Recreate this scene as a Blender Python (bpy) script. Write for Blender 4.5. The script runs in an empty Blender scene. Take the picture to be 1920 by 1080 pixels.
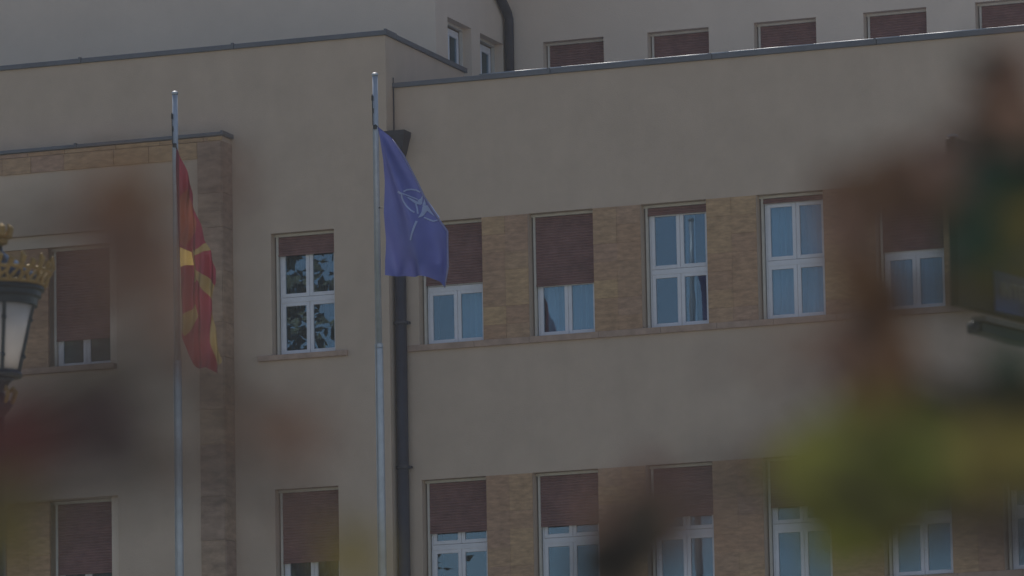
import bpy, bmesh, math, random
from mathutils import Vector, Matrix, noise
random.seed(7)
S = bpy.context.scene
COL = S.collection

# ------------------------------------------------------------------ camera
cam_d = bpy.data.cameras.new("camera")
cam = bpy.data.objects.new("camera", cam_d)
COL.objects.link(cam)
R_ = Vector((0.934982794821145, 0.3542285173242114, -0.018147476483841875))
U_ = Vector((0.07200176087649522, -0.13945184550616316, 0.9876076798079332))
F_ = Vector((-0.3473081050294172, 0.9247028389159493, 0.15589015325433228))
m = Matrix.Identity(4)
for i in range(3):
    m[i][0], m[i][1], m[i][2] = R_[i], U_[i], -F_[i]
m[0][3], m[1][3], m[2][3] = 0, 0, 1.6
cam.matrix_world = m
cam_d.sensor_width = 36
cam_d.lens = 213.07
cam_d.clip_start = 0.1
cam_d.clip_end = 5000
cam_d.dof.use_dof = True
cam_d.dof.focus_distance = 99.0
cam_d.dof.aperture_fstop = 4.4
S.camera = cam

# ------------------------------------------------------------------ world, sun, exposure
SUN_EL, SUN_AZ = math.radians(52), math.radians(-28)     # azimuth from +Y (behind the building), to the left
w = bpy.data.worlds.new("World"); S.world = w; w.use_nodes = True
nt = w.node_tree
sky = nt.nodes.new('ShaderNodeTexSky'); sky.sky_type = 'NISHITA'; sky.sun_disc = False
sky.sun_elevation = SUN_EL; sky.sun_rotation = SUN_AZ
sky.air_density = 1.0; sky.dust_density = .25; sky.ozone_density = 2.0
bg = nt.nodes['Background']; bg.inputs[1].default_value = 0.1
nt.links.new(sky.outputs[0], bg.inputs[0])
sd = bpy.data.lights.new("sun", 'SUN'); sd.energy = 3.8; sd.angle = math.radians(0.5); sd.color = (1, .95, .87)
sun = bpy.data.objects.new("sun", sd); COL.objects.link(sun)
sv = Vector((math.sin(SUN_AZ)*math.cos(SUN_EL), math.cos(SUN_AZ)*math.cos(SUN_EL), math.sin(SUN_EL)))
sun.rotation_euler = sv.to_track_quat('Z', 'Y').to_euler(); sun.location = (0, 60, 80)
S.view_settings.view_transform = 'Standard'; S.view_settings.look = 'None'
S.view_settings.exposure = 0.0; S.view_settings.gamma = 1
S.view_settings.use_curve_mapping = False
S.render.engine = 'CYCLES'
S.cycles.use_denoising = True
S.cycles.max_bounces = 8
S.render.filter_size = 2.0

# ------------------------------------------------------------------ helpers
def mat(name, col, rough=.8, metal=0, var=0, scale=4, bump=0, bscale=60, spec=.3, per_obj=None, streak=0, aniso=None):
    m = bpy.data.materials.new(name); m.use_nodes = True
    n, l = m.node_tree.nodes, m.node_tree.links
    b = n['Principled BSDF']
    b.inputs['Roughness'].default_value = rough; b.inputs['Metallic'].default_value = metal
    b.inputs['Specular IOR Level'].default_value = spec
    b.inputs['Base Color'].default_value = (*col, 1)
    geo = n.new('ShaderNodeNewGeometry')
    out = None
    if per_obj:
        oi = n.new('ShaderNodeObjectInfo'); cr = n.new('ShaderNodeValToRGB')
        cr.color_ramp.elements[0].color = (*per_obj[0], 1); cr.color_ramp.elements[1].color = (*per_obj[-1], 1)
        for k, c in enumerate(per_obj[1:-1]):
            e = cr.color_ramp.elements.new((k+1)/(len(per_obj)-1)); e.color = (*c, 1)
        l.new(oi.outputs['Random'], cr.inputs[0]); out = cr.outputs[0]
    if var:
        tex = n.new('ShaderNodeTexNoise'); tex.inputs['Scale'].default_value = scale; tex.inputs['Detail'].default_value = 8
        tex.inputs['Roughness'].default_value = .65
        if aniso:
            ma = n.new('ShaderNodeMapping'); ma.inputs['Scale'].default_value = aniso
            l.new(geo.outputs['Position'], ma.inputs[0]); l.new(ma.outputs[0], tex.inputs['Vector'])
        else: l.new(geo.outputs['Position'], tex.inputs['Vector'])
        mr = n.new('ShaderNodeMapRange'); mr.inputs[1].default_value = .3; mr.inputs[2].default_value = .7
        mr.inputs[3].default_value = 1-var; mr.inputs[4].default_value = 1+var
        l.new(tex.outputs[0], mr.inputs[0])
        mx = n.new('ShaderNodeMix'); mx.data_type = 'RGBA'; mx.blend_type = 'MULTIPLY'; mx.inputs[0].default_value = 1
        if out: l.new(out, mx.inputs[6])
        else: mx.inputs[6].default_value = (*col, 1)
        l.new(mr.outputs[0], mx.inputs[7]); out = mx.outputs[2]
    if streak:
        mp = n.new('ShaderNodeMapping'); mp.inputs['Scale'].default_value = (2.6, 2.6, .4)
        l.new(geo.outputs['Position'], mp.inputs[0])
        t2 = n.new('ShaderNodeTexNoise'); t2.inputs['Scale'].default_value = 1; t2.inputs['Detail'].default_value = 5
        l.new(mp.outputs[0], t2.inputs['Vector'])
        m2 = n.new('ShaderNodeMapRange'); m2.inputs[1].default_value = .35; m2.inputs[2].default_value = .7
        m2.inputs[3].default_value = 1-streak; m2.inputs[4].default_value = 1+streak*.4
        l.new(t2.outputs[0], m2.inputs[0])
        mx = n.new('ShaderNodeMix'); mx.data_type = 'RGBA'; mx.blend_type = 'MULTIPLY'; mx.inputs[0].default_value = 1
        if out: l.new(out, mx.inputs[6])
        else: mx.inputs[6].default_value = (*col, 1)
        l.new(m2.outputs[0], mx.inputs[7]); out = mx.outputs[2]
    if out: l.new(out, b.inputs['Base Color'])
    if bump:
        t3 = n.new('ShaderNodeTexNoise'); t3.inputs['Scale'].default_value = bscale; t3.inputs['Detail'].default_value = 4
        l.new(geo.outputs['Position'], t3.inputs['Vector'])
        bp = n.new('ShaderNodeBump'); bp.inputs['Strength'].default_value = bump; bp.inputs['Distance'].default_value = .02
        l.new(t3.outputs[0], bp.inputs['Height']); l.new(bp.outputs[0], b.inputs['Normal'])
    return m

def cloth(name, col, trans=.45, glossy=.12):
    m = bpy.data.materials.new(name); m.use_nodes = True
    n, l = m.node_tree.nodes, m.node_tree.links
    for x in list(n):
        if x.type == 'BSDF_PRINCIPLED': n.remove(x)
    o = [x for x in n if x.type == 'OUTPUT_MATERIAL'][0]
    d = n.new('ShaderNodeBsdfDiffuse'); t = n.new('ShaderNodeBsdfTranslucent'); g = n.new('ShaderNodeBsdfGlossy')
    geo = n.new('ShaderNodeNewGeometry'); tx = n.new('ShaderNodeTexNoise'); tx.inputs['Scale'].default_value = 3
    l.new(geo.outputs['Position'], tx.inputs['Vector'])
    mr = n.new('ShaderNodeMapRange'); mr.inputs[3].default_value = .8; mr.inputs[4].default_value = 1.2
    l.new(tx.outputs[0], mr.inputs[0])
    mx = n.new('ShaderNodeMix'); mx.data_type = 'RGBA'; mx.blend_type = 'MULTIPLY'; mx.inputs[0].default_value = 1
    mx.inputs[6].default_value = (*col, 1); l.new(mr.outputs[0], mx.inputs[7])
    l.new(mx.outputs[2], d.inputs[0]); l.new(mx.outputs[2], t.inputs[0])
    g.inputs['Color'].default_value = (.8, .8, .9, 1); g.inputs['Roughness'].default_value = .45
    a = n.new('ShaderNodeMixShader'); a.inputs[0].default_value = trans
    l.new(d.outputs[0], a.inputs[1]); l.new(t.outputs[0], a.inputs[2])
    b = n.new('ShaderNodeMixShader'); b.inputs[0].default_value = glossy
    l.new(a.outputs[0], b.inputs[1]); l.new(g.outputs[0], b.inputs[2])
    l.new(b.outputs[0], o.inputs[0])
    return m

def glass_mat(name, refl, tint):
    m = bpy.data.materials.new(name); m.use_nodes = True
    n, l = m.node_tree.nodes, m.node_tree.links
    for x in list(n):
        if x.type == 'BSDF_PRINCIPLED': n.remove(x)
    o = [x for x in n if x.type == 'OUTPUT_MATERIAL'][0]
    t = n.new('ShaderNodeBsdfTransparent'); t.inputs[0].default_value = (*tint, 1)
    g = n.new('ShaderNodeBsdfGlossy'); g.inputs['Roughness'].default_value = 0.0; g.inputs['Color'].default_value = (.70, .87, 1, 1)
    geo = n.new('ShaderNodeNewGeometry'); tx = n.new('ShaderNodeTexNoise'); tx.inputs['Scale'].default_value = 1.6
    l.new(geo.outputs['Position'], tx.inputs['Vector'])
    bp = n.new('ShaderNodeBump'); bp.inputs['Strength'].default_value = .05; bp.inputs['Distance'].default_value = .02
    l.new(tx.outputs[0], bp.inputs['Height']); l.new(bp.outputs[0], g.inputs['Normal'])
    a = n.new('ShaderNodeMixShader'); a.inputs[0].default_value = refl
    l.new(t.outputs[0], a.inputs[1]); l.new(g.outputs[0], a.inputs[2]); l.new(a.outputs[0], o.inputs[0])
    return m

M = dict(
 plaster=mat('plaster', (.55, .41, .312), .95, var=.055, scale=1.7, bump=.3, bscale=45, streak=.03, spec=.1),
 plaster_pale=mat('plaster_pale', (.68, .54, .43), .95, var=.04, scale=1.2, bump=.3, bscale=45, streak=.015, spec=.1),
 slab=mat('stone_slab', (.3, .2, .14), .9, var=.28, scale=5, bump=.5, bscale=22, spec=.2, aniso=(1, 1, 3.2),
          per_obj=[(.41, .24, .15), (.44, .26, .155), (.40, .24, .165), (.50, .315, .17), (.42, .25, .15), (.42, .255, .16), (.46, .285, .16)]),
 slab_red=mat('stone_slab_reddish', (.3, .2, .14), .9, var=.35, scale=3, bump=.4, bscale=22, spec=.2, aniso=(1, 1, 2.5),
          per_obj=[(.34, .225, .165), (.37, .25, .175), (.39, .26, .175), (.36, .24, .175)]),
 sill=mat('sill_stone', (.42, .28, .21), .85, var=.2, scale=5, bump=.3),
 coping=mat('coping_metal', (.15, .145, .155), .5, metal=.3, var=.15, scale=2),
 bright=mat('bright_metal', (.42, .42, .43), .5, metal=1, var=.1),
 pipe=mat('downpipe_paint', (.05, .043, .052), .5, var=.2, scale=3),
 white=mat('window_paint', (.74, .71, .74), .45, var=.06, scale=6, spec=.4),
 rail=mat('guide_rail_paint', (.60, .54, .47), .6, var=.1, scale=5),
 shutter=mat('shutter_slats', (.215, .108, .098), .8, var=.22, scale=4, spec=.08),
 curtain=mat('curtain_cloth', (.78, .78, .76), .95, var=.08, scale=3),
 haze_grey=mat('pane_haze_grey', (.16, .18, .18), .95, var=.2, scale=3),  # grey sheet added behind the left panes for their hazy, lifted dark
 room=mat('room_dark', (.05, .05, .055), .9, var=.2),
 pane=glass_mat('window_glass', .115, (.64, .74, .81)),
 roof=mat('roof_felt', (.42, .42, .43), .9, var=.2),
 alu=mat('pole_paint', (.43, .44, .47), .4, metal=.3, var=.12, scale=6),
 black=mat('black_fitting', (.03, .03, .03), .5, var=.2),
 rope=mat('rope', (.3, .3, .3), .9, var=.2),
 lampdark=mat('lantern_iron', (.045, .055, .06), .35, metal=.4, var=.2),
 gold=mat('lantern_gilding', (.36, .24, .09), .6, metal=.25, var=.25, scale=12),
 lampglass=mat('lantern_opal_glass', (.62, .54, .48), .4, var=.08),
 ground=mat('plaza_paving', (.34, .32, .29), .9, var=.15, scale=.6),
 grass=mat('lawn', (.06, .09, .03), .95, var=.3, scale=3),
 bark=mat('bark', (.09, .07, .055), .95, var=.35, scale=18, bump=.6),
 tleaf=mat('tree_leaves', (.15, .16, .10), .7, var=.45, scale=1.2),
 signgreen=mat('sign_green', (.025, .034, .018), .5, var=.2, scale=8),
 signblue=mat('sign_blue', (.03, .10, .28), .45, var=.15, scale=8),
 signwhite=mat('sign_white', (.35, .40, .45), .5, var=.1),
 signrail=mat('sign_rail', (.18, .17, .14), .5, var=.2),
 navy=cloth('flag_navy', (.058, .068, .255), .42, .08),
 emblem=cloth('flag_emblem_pale', (.45, .50, .70), .3, .05),
 sunny=cloth('flag_yellow_sunlit', (.62, .44, .13), .65, .04),  # sun highlight on the yellow, put into the colour
 rim=cloth('flag_sunlit_rim', (.26, .24, .42), .3, .08),  # paler than the cloth: sunlit rim put into the colour
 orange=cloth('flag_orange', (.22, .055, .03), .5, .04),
 red=cloth('flag_red', (.21, .015, .036), .42, .04),
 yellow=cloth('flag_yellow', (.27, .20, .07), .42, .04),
)
LC = dict(rust=(.14,.08,.045), brown=(.19,.115,.08), red=(.12,.035,.03), purple=(.09,.045,.06), dark=(.06,.05,.035),
          olive=(.21,.17,.045), lime=(.165,.17,.036), green=(.035,.065,.035))
for k, c in LC.items():
    M['leaf_'+k] = cloth('leaf_'+k, c, .32, .03)

def link(name, me, mt=None, parent=None, loc=None):
    o = bpy.data.objects.new(name, me); COL.objects.link(o)
    if mt is not None and me is not None and not me.materials: me.materials.append(mt)
    if parent is not None: o.parent = parent
    if loc is not None: o.location = loc
    return o
def build(name, bm, mt=None, parent=None, loc=None, smooth=False):
    me = bpy.data.meshes.new(name); bm.to_mesh(me); bm.free()
    if smooth:
        for p in me.polygons: p.use_smooth = True
    return link(name, me, mt, parent, loc)
def empty(name, loc, label, cat, group=None, rz=0):
    o = bpy.data.objects.new(name, None); COL.objects.link(o); o.location = loc; o.rotation_euler = (0, 0, rz)
    o['label'] = label; o['category'] = cat
    if group: o['group'] = group
    return o
def sub(name, parent, loc=(0,0,0), rz=0):
    o = bpy.data.objects.new(name, None); COL.objects.link(o); o.parent = parent; o.location = loc; o.rotation_euler = (0,0,rz)
    return o
def box(bm, x0, x1, y0, y1, z0, z1, bev=0):
    vs = [bm.verts.new((x, y, z)) for x in (x0, x1) for y in (y0, y1) for z in (z0, z1)]
    fs = [(0,1,3,2),(4,6,7,5),(0,4,5,1),(2,3,7,6),(0,2,6,4),(1,5,7,3)]
    faces = [bm.faces.new([vs[i] for i in f]) for f in fs]
    if bev:
        es = list({e for f in faces for e in f.edges})
        bmesh.ops.bevel(bm, geom=es, offset=bev, segments=1, affect='EDGES')
def BX(*a, bev=0):
    bm = bmesh.new(); box(bm, *a, bev=bev); return bm
def tube(bm, pts, rad, n=10, cap=True):
    pts = [Vector(p) for p in pts]
    if not hasattr(rad, '__len__'): rad = [rad]*len(pts)
    rings = []; up = None
    for i, p in enumerate(pts):
        t = (pts[min(i+1, len(pts)-1)]-pts[max(i-1, 0)]).normalized()
        if up is None: up = t.orthogonal().normalized()
        up = (up - t*up.dot(t)).normalized(); s = t.cross(up)
        rings.append([bm.verts.new(p+(up*math.cos(a)+s*math.sin(a))*rad[i]) for a in [2*math.pi*k/n for k in range(n)]])
    for a, b in zip(rings, rings[1:]):
        for k in range(n): bm.faces.new((a[k], a[(k+1) % n], b[(k+1) % n], b[k]))
    if cap:
        bm.faces.new(rings[0][::-1]); bm.faces.new(rings[-1])
def lathe(bm, prof, n=24, c=(0,0)):
    rings = [[bm.verts.new((c[0]+r*math.cos(2*math.pi*k/n), c[1]+r*math.sin(2*math.pi*k/n), z)) for k in range(n)] for r, z in prof]
    for a, b in zip(rings, rings[1:]):
        for k in range(n): bm.faces.new((a[k], a[(k+1) % n], b[(k+1) % n], b[k]))
    bm.faces.new(rings[0][::-1]); bm.faces.new(rings[-1])

def wall_bm(u0, u1, z0, z1, th, ops):
    """wall in local axes: u along x, front face at y=0, body to y=th; ops = (u0,u1,z0,z1) openings"""
    us = sorted({u0, u1, *[o[0] for o in ops], *[o[1] for o in ops]}); zs = sorted({z0, z1, *[o[2] for o in ops], *[o[3] for o in ops]})
    bm = bmesh.new(); V = {}
    def v(i, j, k):
        if (i, j, k) not in V: V[(i, j, k)] = bm.verts.new((us[i], th*k, zs[j]))
        return V[(i, j, k)]
    def solid(i, j):
        if i < 0 or j < 0 or i >= len(us)-1 or j >= len(zs)-1: return False
        cu, cz = (us[i]+us[i+1])/2, (zs[j]+zs[j+1])/2
        return not any(o[0] < cu < o[1] and o[2] < cz < o[3] for o in ops)
    for i in range(len(us)-1):
        for j in range(len(zs)-1):
            if not solid(i, j): continue
            bm.faces.new((v(i,j,0), v(i+1,j,0), v(i+1,j+1,0), v(i,j+1,0)))
            bm.faces.new((v(i,j,1), v(i,j+1,1), v(i+1,j+1,1), v(i+1,j,1)))
            if not solid(i-1, j): bm.faces.new((v(i,j,0), v(i,j+1,0), v(i,j+1,1), v(i,j,1)))
            if not solid(i+1, j): bm.faces.new((v(i+1,j,0), v(i+1,j,1), v(i+1,j+1,1), v(i+1,j+1,0)))
            if not solid(i, j-1): bm.faces.new((v(i,j,0), v(i,j,1), v(i+1,j,1), v(i+1,j,0)))
            if not solid(i, j+1): bm.faces.new((v(i,j+1,0), v(i+1,j+1,0), v(i+1,j+1,1), v(i,j+1,1)))
    return bm
NATO_OUT = [(-35.096, 19.109),(-34.836, 18.882),(-34.659, 18.611),(-34.528, 18.361),(-34.414, 18.138),(-34.309, 17.917),(-34.169, 17.693),(-34.046, 17.513),(-33.905, 17.324),(-33.874, 17.032),(-33.852, 16.734),(-33.885, 16.397),(-33.991, 16.507),(-34.152, 16.578),(-34.421, 16.632),(-34.646, 16.674),(-34.827, 16.695),(-35.008, 16.717),(-35.013, 16.948),(-34.998, 17.288),(-35.019, 17.716),(-34.992, 18.227),(-35.005, 18.57),(-35.054, 18.9)]
EMB_LINES = [([(-34.643, 17.951),(-34.635, 17.899),(-34.609, 17.838),(-34.556, 17.757),(-34.494, 17.692),(-34.44, 17.654)], 0.0186),([(-34.615, 18.0),(-34.578, 18.032),(-34.524, 18.044),(-34.452, 18.03),(-34.38, 17.99)], 0.0186),([(-34.306, 17.576),(-34.243, 17.545),(-34.154, 17.504),(-34.082, 17.516)], 0.0186),([(-34.309, 17.9),(-34.256, 17.827),(-34.177, 17.719),(-34.116, 17.629),(-34.063, 17.557)], 0.0169),([(-34.397, 17.514),(-34.426, 17.414),(-34.464, 17.298),(-34.493, 17.207)], 0.0254),([(-34.715, 18.008),(-34.634, 17.959)], 0.0254),([(-34.438, 17.799),(-34.412, 17.72),(-34.395, 17.634)], 0.0169),([(-34.652, 17.978),(-34.526, 17.925),(-34.418, 17.874)], 0.0136)]
EMB_POLYS = [[(-34.634, 17.959),(-34.401, 17.83),(-34.357, 17.784),(-34.438, 17.799)], [(-34.336, 17.953),(-34.347, 17.8),(-34.393, 17.787),(-34.418, 17.865),(-34.373, 17.888)], [(-34.339, 17.766),(-34.259, 17.683),(-34.324, 17.594),(-34.387, 17.565),(-34.35, 17.664)], [(-34.348, 17.783),(-34.258, 17.768),(-34.134, 17.579),(-34.277, 17.693)], [(-34.31, 17.883),(-34.284, 17.778),(-34.339, 17.783)]]
MK_OUT = [(-38.307, 18.946),(-38.271, 18.866),(-38.208, 18.714),(-38.145, 18.511),(-38.074, 18.29),(-38.003, 18.044),(-37.94, 17.833),(-37.819, 17.38),(-37.762, 17.254),(-37.633, 16.922),(-37.622, 16.704),(-37.672, 16.593),(-37.726, 16.438),(-37.737, 16.243),(-37.645, 15.883),(-37.588, 15.661),(-37.526, 15.419),(-37.564, 15.379),(-37.617, 15.502),(-37.638, 15.248),(-37.72, 15.304),(-37.811, 15.362),(-37.922, 15.335),(-38.031, 15.394),(-38.122, 15.57),(-38.174, 15.813),(-38.219, 15.97),(-38.225, 16.235),(-38.239, 16.672),(-38.245, 16.973),(-38.26, 17.257),(-38.293, 17.706),(-38.306, 18.222),(-38.32, 18.654)]
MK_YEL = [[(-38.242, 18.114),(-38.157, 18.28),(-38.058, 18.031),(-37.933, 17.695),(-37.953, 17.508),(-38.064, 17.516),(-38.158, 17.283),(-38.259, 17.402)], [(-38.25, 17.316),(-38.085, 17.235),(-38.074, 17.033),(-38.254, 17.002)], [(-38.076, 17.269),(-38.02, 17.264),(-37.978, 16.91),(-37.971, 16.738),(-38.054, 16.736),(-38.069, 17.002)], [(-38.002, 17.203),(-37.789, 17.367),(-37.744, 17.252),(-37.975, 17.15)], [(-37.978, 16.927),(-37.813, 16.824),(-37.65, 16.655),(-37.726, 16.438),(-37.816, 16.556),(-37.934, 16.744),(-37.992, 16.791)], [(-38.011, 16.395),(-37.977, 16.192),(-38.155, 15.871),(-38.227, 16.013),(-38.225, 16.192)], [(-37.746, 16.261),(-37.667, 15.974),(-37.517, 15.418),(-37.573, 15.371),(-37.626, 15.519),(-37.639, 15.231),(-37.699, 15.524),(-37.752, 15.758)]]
LEAVES_L = [([-1.406, 3.077, 2.18], 0.033, 'brown'),([-1.378, 3.095, 2.15], 0.03, 'brown'),([-1.369, 3.105, 2.114], 0.024, 'brown'),([-1.415, 3.081, 2.132], 0.021, 'brown'),([-1.433, 3.182, 2.057], 0.028, 'dark'),([-1.41, 2.999, 2.052], 0.032, 'red'),([-1.453, 3.076, 2.052], 0.027, 'red'),([-1.412, 3.095, 2.058], 0.027, 'purple'),([-1.461, 3.078, 2.013], 0.024, 'olive'),([-1.137, 2.535, 2.058], 0.017, 'brown'),([-1.191, 2.606, 2.07], 0.015, 'brown'),([-1.123, 2.541, 2.063], 0.012, 'brown'),([-1.132, 2.541, 2.036], 0.014, 'brown'),([-1.116, 2.548, 2.036], 0.011, 'brown'),([-1.112, 2.552, 2.021], 0.011, 'brown'),([-1.137, 2.624, 2.105], 0.01, 'brown'),([-1.074, 2.575, 1.984], 0.015, 'brown'),([-1.066, 2.58, 1.969], 0.015, 'brown'),([-1.547, 3.401, 2.2], 0.03, 'brown'),([-1.527, 3.412, 2.186], 0.027, 'brown'),([-1.501, 3.42, 2.206], 0.02, 'brown'),([-1.514, 3.41, 2.229], 0.027, 'rust'),([-1.508, 3.426, 2.153], 0.02, 'brown'),([-1.531, 3.512, 2.159], 0.02, 'brown'),([-1.633, 3.474, 2.103], 0.037, 'red'),([-1.611, 3.484, 2.11], 0.034, 'purple'),([-1.653, 3.474, 2.036], 0.041, 'olive'),([-1.636, 3.479, 2.059], 0.031, 'olive'),([-1.466, 3.549, 2.101], 0.024, 'brown'),([-1.521, 3.522, 2.122], 0.02, 'brown'),([-1.497, 3.535, 2.108], 0.027, 'brown'),([-1.456, 3.56, 2.047], 0.027, 'olive'),([-1.451, 3.564, 2.026], 0.031, 'olive'),([-1.481, 3.549, 2.051], 0.02, 'brown'),([-1.543, 3.579, 2.302], 0.017, 'brown'),([-1.54, 3.587, 2.268], 0.017, 'brown'),([-1.551, 3.394, 2.229], 0.027, 'brown'),([-1.506, 3.424, 2.173], 0.023, 'brown'),([-1.596, 3.395, 2.098], 0.04, 'red'),([-1.55, 3.513, 2.099], 0.024, 'brown'),([-1.5, 3.319, 2.229], 0.062, 'rust'),([-1.579, 3.477, 2.24], 0.041, 'rust'),([-1.492, 3.325, 2.216], 0.049, 'brown'),([-1.552, 3.494, 2.213], 0.031, 'brown'),([-1.582, 3.579, 2.207], 0.028, 'brown'),([-1.588, 3.483, 2.183], 0.027, 'brown'),([-1.554, 3.49, 2.23], 0.031, 'brown'),([-1.585, 3.47, 2.264], 0.027, 'brown'),([-1.495, 3.152, 2.067], 0.053, 'red'),([-1.695, 3.635, 2.147], 0.028, 'red'),([-1.701, 3.729, 2.157], 0.051, 'purple'),([-1.68, 3.641, 2.152], 0.032, 'purple'),([-1.648, 3.659, 2.129], 0.043, 'dark'),([-1.651, 3.471, 2.066], 0.051, 'olive'),([-1.715, 3.63, 2.115], 0.028, 'olive'),([-1.696, 3.543, 2.104], 0.042, 'brown'),([-1.595, 3.677, 2.164], 0.025, 'dark'),([-1.551, 3.7, 2.14], 0.043, 'brown'),([-1.57, 3.69, 2.149], 0.028, 'brown'),([-1.572, 3.663, 2.304], 0.025, 'brown'),([-1.534, 3.706, 2.145], 0.021, 'brown'),([-1.51, 3.728, 2.056], 0.032, 'olive'),([-1.554, 3.706, 2.085], 0.021, 'brown'),([-1.547, 3.708, 2.096], 0.018, 'dark')]
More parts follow.
